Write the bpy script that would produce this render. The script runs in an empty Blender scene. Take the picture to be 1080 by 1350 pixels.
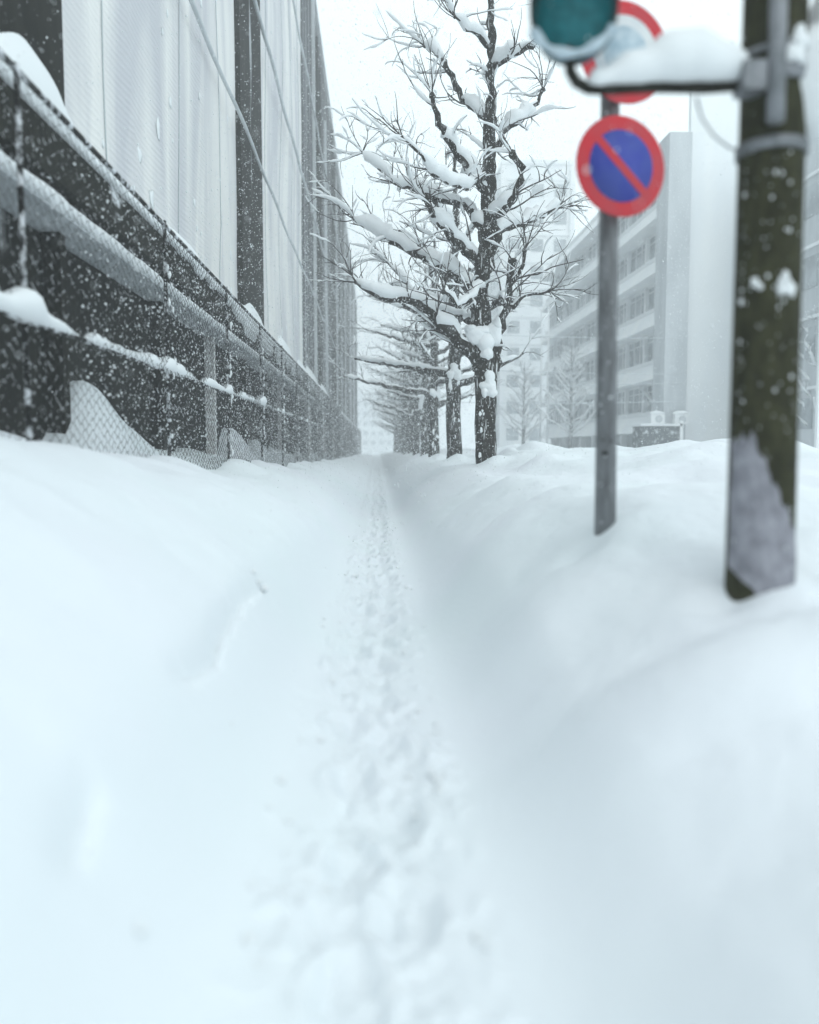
import bpy, math, random
import numpy as np
from mathutils import Vector, Euler, Matrix

# ------------------------------------------------------------------ camera, world, light
sc = bpy.context.scene
R = math.radians
FPX = 1100.0                                    # focal length in photograph pixels (1080 wide)
EYE = 1.6
cam_d = bpy.data.cameras.new('camera')
cam = bpy.data.objects.new('camera', cam_d)
sc.collection.objects.link(cam)
cam.location = (0, 0, EYE)
cam.rotation_euler = Euler((R(90 - 4.42), 0, R(-2.24)), 'XYZ')
cam_d.sensor_width = 36.0
cam_d.sensor_fit = 'HORIZONTAL'
cam_d.lens = 36.0 * FPX / 1080
cam_d.clip_start = 0.05
cam_d.clip_end = 3000
cam_d.dof.use_dof = True
cam_d.dof.focus_distance = 16.0
cam_d.dof.aperture_fstop = 0.72
sc.camera = cam

SUN_EL, SUN_AZ = R(56), R(168)                   # azimuth clockwise from +Y (the street)
world = bpy.data.worlds.new('World')
sc.world = world
world.use_nodes = True
wn, wl = world.node_tree.nodes, world.node_tree.links
wn.clear()
wo = wn.new('ShaderNodeOutputWorld')
bg = wn.new('ShaderNodeBackground')
sky = wn.new('ShaderNodeTexSky')
sky.sky_type = 'NISHITA'
sky.sun_disc = False
sky.sun_elevation = SUN_EL
sky.sun_rotation = SUN_AZ
sky.dust_density = 3.0
mix = wn.new('ShaderNodeMix')
mix.data_type = 'RGBA'
mix.inputs[0].default_value = 0.90
mix.inputs[7].default_value = (10.7, 12.25, 12.6, 1)   # the cloud layer that covers the sky
wl.new(sky.outputs[0], mix.inputs[6])
wl.new(mix.outputs[2], bg.inputs[0])
bg.inputs[1].default_value = 0.10
wl.new(bg.outputs[0], wo.inputs[0])

sun_d = bpy.data.lights.new('sun', 'SUN')
sun_d.energy = 0.5
sun_d.angle = R(28)
sun_d.color = (1.0, 0.98, 0.96)
sun = bpy.data.objects.new('sun', sun_d)
sc.collection.objects.link(sun)
sd = Vector((math.sin(SUN_AZ) * math.cos(SUN_EL), math.cos(SUN_AZ) * math.cos(SUN_EL), math.sin(SUN_EL)))
sun.rotation_euler = (-sd).to_track_quat('-Z', 'Y').to_euler()

sc.view_settings.view_transform = 'Standard'
sc.view_settings.look = 'None'
sc.view_settings.gamma = 1
sc.view_settings.exposure = 0.20
sc.render.engine = 'CYCLES'
sc.cycles.max_bounces = 8
sc.cycles.diffuse_bounces = 3
sc.cycles.volume_bounces = 3
sc.cycles.use_denoising = True

# ------------------------------------------------------------------ helpers
rnd = random.Random(7)
nrs = np.random.RandomState(11)
CAMR = cam.rotation_euler.to_matrix()

def at(px, py, Y):
    """world point seen at a photograph pixel at a distance Y down the street"""
    v = CAMR @ Vector(((px - 540) / FPX, -(py - 675) / FPX, -1))
    return Vector((0, 0, EYE)) + v * (Y / v.y)

class MB:
    def __init__(s):
        s.v, s.q, s.t, s.n = [], [], [], 0
    def add(s, v, q=None, t=None):
        v = np.asarray(v, float).reshape(-1, 3)
        if q is not None and len(q): s.q.append(np.asarray(q, int).reshape(-1, 4) + s.n)
        if t is not None and len(t): s.t.append(np.asarray(t, int).reshape(-1, 3) + s.n)
        s.v.append(v); s.n += len(v)
    def box(s, a, b, j=0.0):
        (x0, y0, z0), (x1, y1, z1) = a, b
        s.add([(x0, y0, z0), (x1, y0, z0), (x1, y1, z0), (x0, y1, z0), (x0, y0, z1), (x1, y0, z1), (x1, y1, z1), (x0, y1, z1)],
              [(0, 3, 2, 1), (4, 5, 6, 7), (0, 1, 5, 4), (1, 2, 6, 5), (2, 3, 7, 6), (3, 0, 4, 7)])
        return s
    def tube(s, pts, rad, n=8, squash=1.0, cap=True):
        P = np.asarray([tuple(p) for p in pts], float)
        m = len(P)
        rad = np.broadcast_to(np.asarray(rad, float), (m,))
        T = np.gradient(P, axis=0)
        T /= np.linalg.norm(T, axis=1, keepdims=True) + 1e-9
        up = np.array([0, 0, 1.0])
        if abs(T[:, 2]).mean() > 0.9: up = np.array([0, 1.0, 0])
        U = np.cross(up, T); U /= np.linalg.norm(U, axis=1, keepdims=True) + 1e-9
        W = np.cross(T, U)
        a = np.arange(n) * 2 * math.pi / n
        V = P[:, None, :] + rad[:, None, None] * (np.cos(a)[None, :, None] * U[:, None, :] + squash * np.sin(a)[None, :, None] * W[:, None, :])
        i = np.arange(m - 1)[:, None] * n; k = np.arange(n)[None, :]; k2 = (k + 1) % n
        Q = np.stack([i + k, i + k2, i + n + k2, i + n + k], -1).reshape(-1, 4)
        V = V.reshape(-1, 3); tr = None
        if cap:
            V = np.vstack([V, P[0] - T[0] * rad[0] * .3, P[-1] + T[-1] * rad[-1] * .3])
            c0, c1 = m * n, m * n + 1
            tr = [(c0, (j + 1) % n, j) for j in range(n)] + [(c1, (m - 1) * n + j, (m - 1) * n + (j + 1) % n) for j in range(n)]
        s.add(V, Q, tr)
        return s
    def lathe(s, prof, c, axis='z', n=24):
        """prof = [(r, h)...] revolved round an axis through c"""
        a = np.arange(n) * 2 * math.pi / n
        V = []
        for r, h in prof:
            for t in a:
                u, w = r * math.cos(t), r * math.sin(t)
                V.append({'z': (u, w, h), 'y': (u, h, w), 'x': (h, u, w)}[axis])
        V = np.asarray(V) + np.asarray(c)
        m = len(prof)
        i = np.arange(m - 1)[:, None] * n; k = np.arange(n)[None, :]; k2 = (k + 1) % n
        s.add(V, np.stack([i + k, i + k2, i + n + k2, i + n + k], -1).reshape(-1, 4))
        return s
    def blob(s, c, r, seed=0, n=12, m=8, amp=.15, flat=False):
        if n >= 12 and amp >= .12: n, m = 22, 16
        rs = np.random.RandomState(seed)
        ph = rs.rand(6) * 6.28
        V = []
        for i in range(m + 1):
            th = math.pi * i / m
            for k in range(n):
                a = 2 * math.pi * k / n
                d = np.array([math.sin(th) * math.cos(a), math.sin(th) * math.sin(a), math.cos(th)])
                f = 1 + amp * (math.sin(3 * d[0] + ph[0]) + math.sin(4 * d[1] + ph[1]) + math.sin(5 * d[2] + ph[2]) + .6 * math.sin(9 * d[0] + 7 * d[2] + ph[3]) + .4 * math.sin(13 * d[1] + 11 * d[2] + ph[4])) / 2
                if flat and d[2] < 0: d[2] *= .25
                V.append(np.array(c) + d * f * np.array(r))
        i = np.arange(m)[:, None] * n; k = np.arange(n)[None, :]; k2 = (k + 1) % n
        s.add(V, np.stack([i + k, i + n + k, i + n + k2, i + k2], -1).reshape(-1, 4))
        return s
    def build(s, name, mat, parent=None, smooth=True, loc=None):
        V = np.vstack(s.v)
        if loc is not None: V = V - np.asarray(loc)
        q = np.vstack(s.q) if s.q else np.zeros((0, 4), int)
        t = np.vstack(s.t) if s.t else np.zeros((0, 3), int)
        me = bpy.data.meshes.new(name)
        me.vertices.add(len(V)); me.vertices.foreach_set('co', V.astype(np.float32).ravel())
        idx = np.concatenate([q.ravel(), t.ravel()]).astype(np.int32)
        me.loops.add(len(idx)); me.loops.foreach_set('vertex_index', idx)
        st = np.concatenate([np.arange(len(q)) * 4, len(q) * 4 + np.arange(len(t)) * 3]).astype(np.int32)
        tot = np.concatenate([np.full(len(q), 4), np.full(len(t), 3)]).astype(np.int32)
        me.polygons.add(len(st)); me.polygons.foreach_set('loop_start', st); me.polygons.foreach_set('loop_total', tot)
        me.polygons.foreach_set('use_smooth', np.full(len(st), bool(smooth)))
        me.update(calc_edges=True); me.validate()
        me.materials.append(mat)
        o = bpy.data.objects.new(name, me)
        sc.collection.objects.link(o)
        if parent is not None:
            o.parent = parent                       # vertices already relative to the thing's base
        elif loc is not None: o.location = loc
        return o

def tag(o, label=None, cat=None, group=None, kind=None):
    for k, v in (('label', label), ('category', cat), ('group', group), ('kind', kind)):
        if v: o[k] = v
    return o

def thing(name, label, cat, group=None, loc=(0, 0, 0), kind=None):
    o = bpy.data.objects.new(name, None)
    sc.collection.objects.link(o); o.location = loc
    return tag(o, label, cat, group, kind)

def copy_tree(o, parent=None):
    c = o.copy(); sc.collection.objects.link(c); c.parent = parent
    for ch in [x for x in bpy.data.objects if x.parent == o]:
        copy_tree(ch, c)
    return c

# numpy noise
_tab = nrs.rand(256, 256)
def vnoise(x, y):
    xi, yi = np.floor(x).astype(int), np.floor(y).astype(int)
    fx, fy = x - xi, y - yi
    fx = fx * fx * fx * (fx * (fx * 6 - 15) + 10); fy = fy * fy * fy * (fy * (fy * 6 - 15) + 10)
    a = _tab[xi & 255, yi & 255]; b = _tab[(xi + 1) & 255, yi & 255]
    c = _tab[xi & 255, (yi + 1) & 255]; d = _tab[(xi + 1) & 255, (yi + 1) & 255]
    return (a * (1 - fx) + b * fx) * (1 - fy) + (c * (1 - fx) + d * fx) * fy - .5
def fbm(x, y, o=4, lac=2.03, g=.5):
    s, a = 0, 1
    for i in range(o):
        s = s + a * vnoise(x + 17.3 * i, y + 9.1 * i); x = x * lac; y = y * lac; a *= g
    return s
def sstep(t):
    t = np.clip(t, 0, 1); return t * t * (3 - 2 * t)

# ------------------------------------------------------------------ materials
def mat(name, col, rough=.7, metal=0.0, nscale=0, ncol=None, ramp=(.4, .6), bump=0.0, bscale=20, stretch=(1, 1, 1), detail=6, bdist=.02, emit=None):
    m = bpy.data.materials.new(name); m.use_nodes = True
    N, L = m.node_tree.nodes, m.node_tree.links
    p = N['Principled BSDF']
    p.inputs['Base Color'].default_value = (*col, 1)
    p.inputs['Roughness'].default_value = rough
    p.inputs['Metallic'].default_value = metal
    p.inputs['Specular IOR Level'].default_value = .5 if max(col) > .1 and rough < .6 else .12
    tc = N.new('ShaderNodeTexCoord'); mp = N.new('ShaderNodeMapping')
    mp.inputs['Scale'].default_value = stretch
    L.new(tc.outputs['Object'], mp.inputs[0])
    if ncol:
        nz = N.new('ShaderNodeTexNoise'); nz.inputs['Scale'].default_value = nscale; nz.inputs['Detail'].default_value = detail
        L.new(mp.outputs[0], nz.inputs[0])
        cr = N.new('ShaderNodeValToRGB')
        cr.color_ramp.elements[0].position = ramp[0]; cr.color_ramp.elements[0].color = (*col, 1)
        cr.color_ramp.elements[1].position = ramp[1]; cr.color_ramp.elements[1].color = (*ncol, 1)
        L.new(nz.outputs[0], cr.inputs[0]); L.new(cr.outputs[0], p.inputs['Base Color'])
    if bump:
        nb = N.new('ShaderNodeTexNoise'); nb.inputs['Scale'].default_value = bscale; nb.inputs['Detail'].default_value = 5
        L.new(mp.outputs[0], nb.inputs[0])
        bp = N.new('ShaderNodeBump'); bp.inputs['Strength'].default_value = bump; bp.inputs['Distance'].default_value = bdist
        L.new(nb.outputs[0], bp.inputs['Height']); L.new(bp.outputs[0], p.inputs['Normal'])
    if emit:
        p.inputs['Emission Color'].default_value = (*emit[:3], 1); p.inputs['Emission Strength'].default_value = emit[3]
    return m

def snowed(name, dark, light, specks=(.60, .66), sscale=25, stretch=(1, 1, 1), streak=(.62, .75), kscale=3, kstretch=(6, 6, .6), rough=.8, bump=.6, bscale=14, vstretch=(3, 3, .5)):
    """dark weathered surface with snow blown onto it: small specks and longer streaks"""
    m = mat(name, dark, rough)
    N, L = m.node_tree.nodes, m.node_tree.links
    p = N['Principled BSDF']; tc = N['Texture Coordinate']
    def noise(sc_, st, det=4):
        mp = N.new('ShaderNodeMapping'); mp.inputs['Scale'].default_value = st
        nz = N.new('ShaderNodeTexNoise'); nz.inputs['Scale'].default_value = sc_; nz.inputs['Detail'].default_value = det
        L.new(tc.outputs['Object'], mp.inputs[0]); L.new(mp.outputs[0], nz.inputs[0]); return nz
    def ramp(nz, a, b):
        r = N.new('ShaderNodeMapRange'); r.inputs[1].default_value = a; r.inputs[2].default_value = b
        L.new(nz.outputs[0], r.inputs[0]); return r
    s1 = ramp(noise(sscale, stretch, 2), *specks); s2 = ramp(noise(kscale, kstretch, 6), *streak)
    mx = N.new('ShaderNodeMath'); mx.operation = 'MAXIMUM'; L.new(s1.outputs[0], mx.inputs[0]); L.new(s2.outputs[0], mx.inputs[1])
    base = N.new('ShaderNodeMix'); base.data_type = 'RGBA'
    base.inputs[6].default_value = (*dark, 1); base.inputs[7].default_value = (*[c * 1.9 for c in dark], 1)
    L.new(ramp(noise(bscale, vstretch, 6), .35, .65).outputs[0], base.inputs[0])
    fin = N.new('ShaderNodeMix'); fin.data_type = 'RGBA'; fin.inputs[7].default_value = (*light, 1)
    L.new(base.outputs[2], fin.inputs[6]); L.new(mx.outputs[0], fin.inputs[0]); L.new(fin.outputs[2], p.inputs['Base Color'])
    bp = N.new('ShaderNodeBump'); bp.inputs['Strength'].default_value = bump; bp.inputs['Distance'].default_value = .03
    L.new(noise(bscale, vstretch, 8).outputs[0], bp.inputs['Height']); L.new(bp.outputs[0], p.inputs['Normal'])
    return m

SNOWC = (.81, .835, .85)
M = {}
M['snow'] = mat('snow', SNOWC, .75, bump=.25, bscale=38, bdist=.012)
M['ground_snow'] = mat('ground_snow', (.775, .83, .85), .8, nscale=.35, ncol=(.79, .82, .86), ramp=(.35, .65), bump=.34, bscale=30, bdist=.016)
M['bark'] = snowed('bark', (.014, .012, .009), SNOWC, specks=(.67, .71), sscale=30, stretch=(1, 1, .6), streak=(.60, .70), kscale=3.2, kstretch=(6, 6, .55), bump=1.0, bscale=9, vstretch=(3, 3, .6))
M['twig'] = mat('twig', (.030, .025, .022), .85, nscale=4, ncol=(.06, .052, .05), ramp=(.4, .6))
M['pole'] = snowed('pole', (.024, .024, .012), SNOWC, specks=(.72, .75), sscale=34, streak=(.74, .86), bump=1.0, bscale=9, vstretch=(2, 2, 1))
M['galv'] = mat('galv', (.16, .17, .18), .55, .5, nscale=8, ncol=(.26, .27, .29), bump=.2)
M['signpost'] = snowed('signpost', (.10, .104, .11), SNOWC, specks=(.68, .72), sscale=34, streak=(.78, .85), rough=.5, bump=.12, bscale=10)
M['sheet'] = mat('sheet', (.22, .22, .25), .6, nscale=14, ncol=(.33, .33, .37), ramp=(.35, .65), bump=.5, bscale=30)
M['red'] = mat('red', (.60, .008, .022), .5, nscale=5, ncol=(.52, .03, .045))
M['blue'] = mat('blue', (.015, .035, .36), .5, nscale=5, ncol=(.035, .065, .36))
M['white'] = mat('white', (.78, .80, .80), .5, nscale=3, ncol=(.62, .66, .70))
M['frostblue'] = mat('frostblue', (.36, .48, .56), .6, nscale=9, ncol=(.62, .70, .75), ramp=(.4, .65))
M['signal'] = mat('signal', (.012, .06, .065), .35, nscale=5, ncol=(.03, .09, .10), bump=.2)
M['lens'] = mat('lens', (.008, .08, .09), .2, nscale=20, ncol=(.015, .13, .15), emit=(.01, .20, .24, .12))
M['black'] = mat('black', (.015, .016, .015), .5, nscale=5, ncol=(.03, .03, .03))
M['steel_dark'] = snowed('steel_dark', (.012, .012, .009), (.75, .77, .8), specks=(.70, .74), sscale=9, streak=(.66, .72), kscale=.9, kstretch=(1, .6, 2), bump=.5, bscale=5, vstretch=(1, 1, 1))
M['recess'] = snowed('recess', (.010, .010, .008), (.5, .52, .54), specks=(.70, .76), sscale=17, streak=(.66, .74), kscale=.55, kstretch=(2, 2.5, .25), bump=.5, bscale=3, vstretch=(1, 1, .5))
M['wire'] = mat('wire', (.012, .012, .012), .6, 0, nscale=14, ncol=(.75, .77, .8), ramp=(.55, .60), detail=3)
M['rail'] = mat('rail', (.015, .015, .014), .6, nscale=7, ncol=(.7, .72, .75), ramp=(.52, .60))
M['far_dark'] = snowed('far_dark', (.018, .018, .020), (.4, .42, .45), specks=(.70, .74), sscale=3, streak=(.52, .66), kscale=.8, kstretch=(1, 2.4, .05), bump=.4, bscale=2, vstretch=(1, 2, .1))
M['concrete'] = mat('concrete', (.72, .75, .77), .8, nscale=.7, ncol=(.82, .84, .85), stretch=(1, 1, .3), bump=.2)  # far office wall lightened in place of thicker haze
M['concrete_grey'] = mat('concrete_grey', (.50, .53, .55), .8, nscale=.7, ncol=(.60, .63, .65), stretch=(1, 1, .3), bump=.2)  # grey raised to put the far buildings' haze fade into the colour
M['pale'] = mat('pale', (.82, .85, .87), .8, nscale=.5, ncol=(.88, .90, .90), stretch=(1, 1, .2))  # haze fade and missing skylight on far facades painted in as paleness
M['glass'] = mat('glass', (.27, .30, .32), .4, nscale=.8, ncol=(.42, .46, .48), ramp=(.4, .6))  # panes lightened to stand for the haze in front of them
M['brick'] = snowed('brick', (.09, .10, .105), (.5, .53, .55), specks=(.56, .66), sscale=3.5, streak=(.66, .72), kscale=1, kstretch=(1, 1, 3))
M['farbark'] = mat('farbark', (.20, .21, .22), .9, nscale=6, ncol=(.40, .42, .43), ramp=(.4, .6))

def panel_material():
    m = mat('panel', (.66, .67, .70), .7)
    N, L = m.node_tree.nodes, m.node_tree.links
    p = N['Principled BSDF']; tc = N['Texture Coordinate']
    mp = N.new('ShaderNodeMapping'); mp.inputs['Scale'].default_value = (1, .55, .10)
    nz = N.new('ShaderNodeTexNoise'); nz.inputs['Scale'].default_value = 1.1; nz.inputs['Distortion'].default_value = .6; nz.inputs['Detail'].default_value = 7
    L.new(tc.outputs['Object'], mp.inputs[0]); L.new(mp.outputs[0], nz.inputs[0])
    cr = N.new('ShaderNodeValToRGB')
    cr.color_ramp.elements[0].position = .38; cr.color_ramp.elements[0].color = (.58, .58, .61, 1)
    cr.color_ramp.elements[1].position = .60; cr.color_ramp.elements[1].color = (.82, .81, .79, 1)
    L.new(nz.outputs[0], cr.inputs[0]); L.new(cr.outputs[0], p.inputs['Base Color'])
    wv = N.new('ShaderNodeTexWave'); wv.bands_direction = 'Z'; wv.inputs['Scale'].default_value = 3.6; wv.inputs['Distortion'].default_value = .6
    L.new(tc.outputs['Object'], wv.inputs[0])
    bp = N.new('ShaderNodeBump'); bp.inputs['Strength'].default_value = .3; bp.inputs['Distance'].default_value = .02
    L.new(wv.outputs[0], bp.inputs['Height']); L.new(bp.outputs[0], p.inputs['Normal'])
    return m
M['panel'] = panel_material()

# ------------------------------------------------------------------ ground: one snow sheet
FX = -2.6                                        # fence line
WX = -3.4                                        # face of the big building on that side
def left_h(y):
    return np.interp(y, [-5, 4, 5.75, 8.2, 10.5, 13, 15.5, 18, 24, 43, 80, 168, 400],
                     [1.70, 1.70, 1.67, 1.50, 1.40, 1.20, 1.30, 1.22, 1.08, .82, .62, .45, .3])
CR1 = [(352, 764), (330, 772), (316, 782), (300, 800), (288, 822), (278, 850), (262, 866), (240, 878), (226, 888)]
CR2 = [(122, 1010), (112, 1045), (92, 1072), (84, 1100), (70, 1140)]
TREES_Y = [17.7, 25.5, 33.3, 41.2, 49, 57, 65, 73, 81, 90, 99, 108]
TREE_X = 2.32
def ground_z(x, y, fine=True):
    x = np.asarray(x, float); y = np.asarray(y, float)
    base = np.interp(y, [0, 3, 8, 30, 120, 400], [.16, .18, .17, .14, .25, .3])
    # left bank
    hl = left_h(y) + .10 * fbm(y * .9, x * .2 + 3, 3) * sstep((-x - 1.2))
    tl = np.clip((-x - .24) / 2.35, 0, 1.0)
    L_ = base + (hl - base) * (1 - (1 - tl) ** 1.75) * sstep(tl * 3.5)
    # right bank: shelf by the poles, then the ploughed ridge beyond the trees
    h1 = np.interp(y, [-5, 1.5, 2.6, 3.2, 3.8, 5.3, 8, 12, 17.7, 40, 120, 400], [.85, .80, .80, .95, .96, 1.16, 1.17, 1.12, 1.16, 1.05, .8, .5])
    tr = np.clip((x - .28) / (1.62 + .22 * fbm(y * .35, y * 0 + 4.4, 2)), 0, 1)
    h2 = np.interp(y, [-5, 3, 6, 9, 12, 20, 40, 120, 400], [1.1, 1.15, 1.25, 1.42, 1.5, 1.45, 1.35, 1.2, 1.0])
    rr = h1 + (h2 - h1) * sstep((x - 2.0) / 2.8) + .45 * fbm(x * .45 + 5, y * .22, 3) * sstep((x - 2.2) / 1.5) * np.clip(y / 14, 0.25, 1)
    R_ = base + (rr - base) * (.35 * sstep(tr) + .65 * (1 - (1 - tr) ** 1.7) * sstep(tr * 2.6))
    z = np.where(x < 0, L_, R_)
    # far side of the street falls to road level
    z = z - sstep((x - 8) / 3) * (z - .75) * .5 * sstep((y - 8) / 8)
    # rounded drifts
    for cx, cy, sx, sy, h in ((1.15, 2.85, .40, .36, .12), (2.1, 2.95, .9, .34, .13), (1.6, 3.38, .9, .18, -.05), (1.5, 2.05, .9, .35, -.05), (.75, 3.3, .28, .5, .06), (.8, 6.2, .35, .7, .08), (.95, 4.6, .35, .5, .10), (3.2, 20.5, .35, .8, .30), (4.1, 22, .5, .9, .22), (5.3, 19, .5, .8, .18), (3.0, 15, .35, .5, .14), (7.5, 17, .8, .8, .2), (2.6, 4.4, .8, .3, .12), (2.2, 7.7, .9, .5, .12), (1.6, 10.5, .6, .9, .12), (4.6, 11.5, 1.0, .8, .2), (6.5, 13, 1.2, 1.2, .25), (1.0, 6.9, .5, .8, .12), (2.6, 6.3, .9, .7, .14), (3.4, 9.5, 1.2, 1.0, .16),
                              (3.5, 19, .8, 1.3, .22), (4.6, 17, .9, 1.2, .12), (-1.9, 3.2, .6, .8, .08), (-1.2, 8.5, .6, 1.5, .10)):
        z = z + h * np.exp(-((x - cx) / sx) ** 2 - ((y - cy) / sy) ** 2)
    # wind hollows and bows at poles and trunks
    for cx, cy, r_, h in ((1.46, 5.3, .30, .07), (1.75, 3.8, .35, .06)):
        z = z + h * np.exp(-(((x - cx) ** 2 + (y - cy) ** 2) / r_ ** 2))
        z = z - h * 1.5 * np.exp(-(((x - cx + .16) ** 2 + (y - cy + .10) ** 2) / (.14) ** 2))
    for ty in TREES_Y:
        z = z + .18 * np.exp(-(((x - TREE_X - .12) ** 2 + (y - ty + .45) ** 2) / .3 ** 2)) + .10 * np.exp(-(((x - TREE_X) ** 2 + (y - ty) ** 2) / .9 ** 2))
    # drifts heaped behind the fence against the dark wall
    behind = sstep((-x - 2.66) / .9) * (1 + .25 * fbm(x * 1.5, y * .9, 2))
    hp = 0
    for cy, s_, h in ((10.9, 1.5, .95), (7.0, 1.2, .35), (13.6, .9, .3), (16.5, 1.2, .3), (20.3, .9, .95), (24.2, .8, .85), (28, .9, .7), (31, 1, .5), (36, 1.5, .5), (44, 2, .4), (55, 3, .4)):
        hp = hp + h * np.exp(-np.abs((y - cy) / s_) ** 2.2)
    z = z + behind * hp
    # crest scallops along the fence foot
    z = z + .09 * np.sin(y * 1.9 + np.sin(y * .7) * 2) * sstep((-x - 1.9) / .6) * np.clip(y / 10, .2, 1.3)
    # soft large undulation
    amp = sstep((np.abs(x) - .3) / .8)
    z = z + amp * .07 * fbm(x * .9 + 20, y * .7, 3) + amp * .026 * fbm(x * 3.1, y * 2.2 + 8, 4)
    if fine:
        # the trodden line
        cxp = -.035 + .018 * np.sin(y * .9) + .012 * np.sin(y * 2.3)
        xx = x - cxp
        inn = 1 - sstep((np.abs(xx) - .07) / .23)
        lump = fbm(x * 9 + 3, y * 7, 4)
        z = z - .045 * inn + inn * (.055 * lump + .036 * fbm(x * 22, y * 18 + 5, 3)) * np.clip(1.15 - y / 60, .3, 1)
        st = .37
        k = np.floor(y / st)
        for dk in (-1, 0, 1):
            kk = k + dk
            side = np.where(kk % 2 == 0, 1.0, -1.0)
            jx = .03 * np.sin(kk * 12.9); jy = .06 * np.sin(kk * 7.7)
            fxp = side * .085 + jx; fyp = (kk + .5) * st + jy
            d = ((xx - fxp) / .085) ** 2 + ((y - fyp) / .15) ** 2
            z = z - .030 * np.exp(-d ** 1.4) + .022 * np.exp(-((np.sqrt(d) - 1.5) / .35) ** 2)
        # crumbs thrown to the lip of the track
        lip = np.exp(-((np.abs(xx) - .27) / .09) ** 2)
        z = z + lip * .05 * np.maximum(0, fbm(x * 12 + 40, y * 10, 3) * 2 - .25)
    return z

def project_ground(px, py):
    v = CAMR @ Vector(((px - 540) / FPX, -(py - 675) / FPX, -1))
    t = .5
    while t < 60:
        p = Vector((0, 0, EYE)) + v * t
        if p.z < float(ground_z(p.x, p.y, False)): return p
        t += .01
    return p

def make_ground():
    ys = [-9.0]
    while ys[-1] < 1.2: ys.append(ys[-1] + (.25 if ys[-1] < .6 else .03))
    while ys[-1] < 420: ys.append(ys[-1] * 1.0052 if ys[-1] < 130 else ys[-1] * 1.05)
    xs = list(np.arange(-2.8, 2.6, .0135))
    a = xs[0]; st = .02; lf = []
    while a > -280: a -= st; st = min(st * (1.02 if a > -3.6 else 1.2), 40); lf.append(a)
    a = xs[-1]; st = .0135; rt = []
    while a < 280: a += st; st = st * (1.02 if a < 12 else 1.15); rt.append(a)
    xs = np.array(lf[::-1] + xs + rt); ys = np.array(ys)
    X, Y = np.meshgrid(xs, ys)
    Z = np.zeros_like(X)
    for i in range(0, len(ys), 100):
        Z[i:i + 100] = ground_z(X[i:i + 100], Y[i:i + 100])
    # wind-crust cracks on the left bank: the lower side has slumped a few centimetres
    for cr, dep in ((CR1, .085), (CR2, .07)):
        P = [project_ground(*c) for c in cr]
        P = np.array([(p.x, p.y) for p in P])
        # subdivide with jitter
        Q = []
        for i in range(len(P) - 1):
            for t in np.linspace(0, 1, 6, endpoint=False):
                q = P[i] * (1 - t) + P[i + 1] * t
                Q.append(q + .006 * nrs.randn(2))
        Q.append(P[-1]); Q = np.array(Q)
        r0 = np.searchsorted(ys, Q[:, 1].min() - .4); r1 = np.searchsorted(ys, Q[:, 1].max() + .4)
        c0 = np.searchsorted(xs, Q[:, 0].min() - .4); c1 = np.searchsorted(xs, Q[:, 0].max() + .4)
        sx, sy = X[r0:r1, c0:c1], Y[r0:r1, c0:c1]
        best = np.full(sx.shape, 9.0); sgn = np.ones(sx.shape); tt = np.zeros(sx.shape)
        for i in range(len(Q) - 1):
            a_, b_ = Q[i], Q[i + 1]; d = b_ - a_; l2 = (d ** 2).sum() + 1e-9
            t = np.clip(((sx - a_[0]) * d[0] + (sy - a_[1]) * d[1]) / l2, 0, 1)
            ex, ey = sx - a_[0] - t * d[0], sy - a_[1] - t * d[1]
            dd = np.hypot(ex, ey)
            m = dd < best
            best = np.where(m, dd, best); sgn = np.where(m, np.sign(d[0] * ey - d[1] * ex), sgn); tt = np.where(m, (i + t) / (len(Q) - 1), tt)
        w = np.sin(np.pi * np.clip(tt, 0.02, .98)) ** .6
        Z[r0:r1, c0:c1] -= w * dep * (np.exp(-(best / .028) ** 2) * .8 + (sgn > 0) * .6 * np.exp(-best / .10))
    # little crumb at the head of the upper crack
    b = MB()
    ny, nx = X.shape
    V = np.stack([X, Y, Z], -1).reshape(-1, 3)
    i = np.arange(ny - 1)[:, None] * nx; k = np.arange(nx - 1)[None, :]
    b.add(V, np.stack([i + k, i + k + 1, i + nx + k + 1, i + nx + k], -1).reshape(-1, 4))
    return b.build('snow_ground', M['ground_snow'])
g = make_ground()
tag(g, 'deep white snow covering the pavement and road, with a trodden line down its middle', 'snow', kind='structure')

def crumbs():
    b = MB()
    spots = [(-.27 + .09 * rnd.gauss(0, 1), 2.2 + 14 * rnd.random() ** 1.3) for _ in range(60)] + [(.22 + .09 * rnd.gauss(0, 1), 2.2 + 14 * rnd.random() ** 1.3) for _ in range(60)]
    h = project_ground(342, 768); spots += [(h.x, h.y), (h.x + .03, h.y + .02), (h.x - .04, h.y - .01)]
    for k in range(6):
        p = project_ground(60 + 950 * rnd.random(), 720 + 560 * rnd.random()); spots.append((p.x, p.y))
    for k, (x, y) in enumerate(spots):
        q = (.008 + .018 * rnd.random() ** 2) * (1.6 if 120 <= k < 123 else 1)
        b.blob((x, y, float(ground_z(x, y)) + q * .3), (q, q * (.7 + .5 * rnd.random()), q * .7), seed=k, n=9, m=6, amp=.35)
    tag(b.build('snow_crumbs', M['snow']), 'small crumbs of snow scattered along the trodden line and the left bank', 'snow', kind='stuff')
crumbs()

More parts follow.
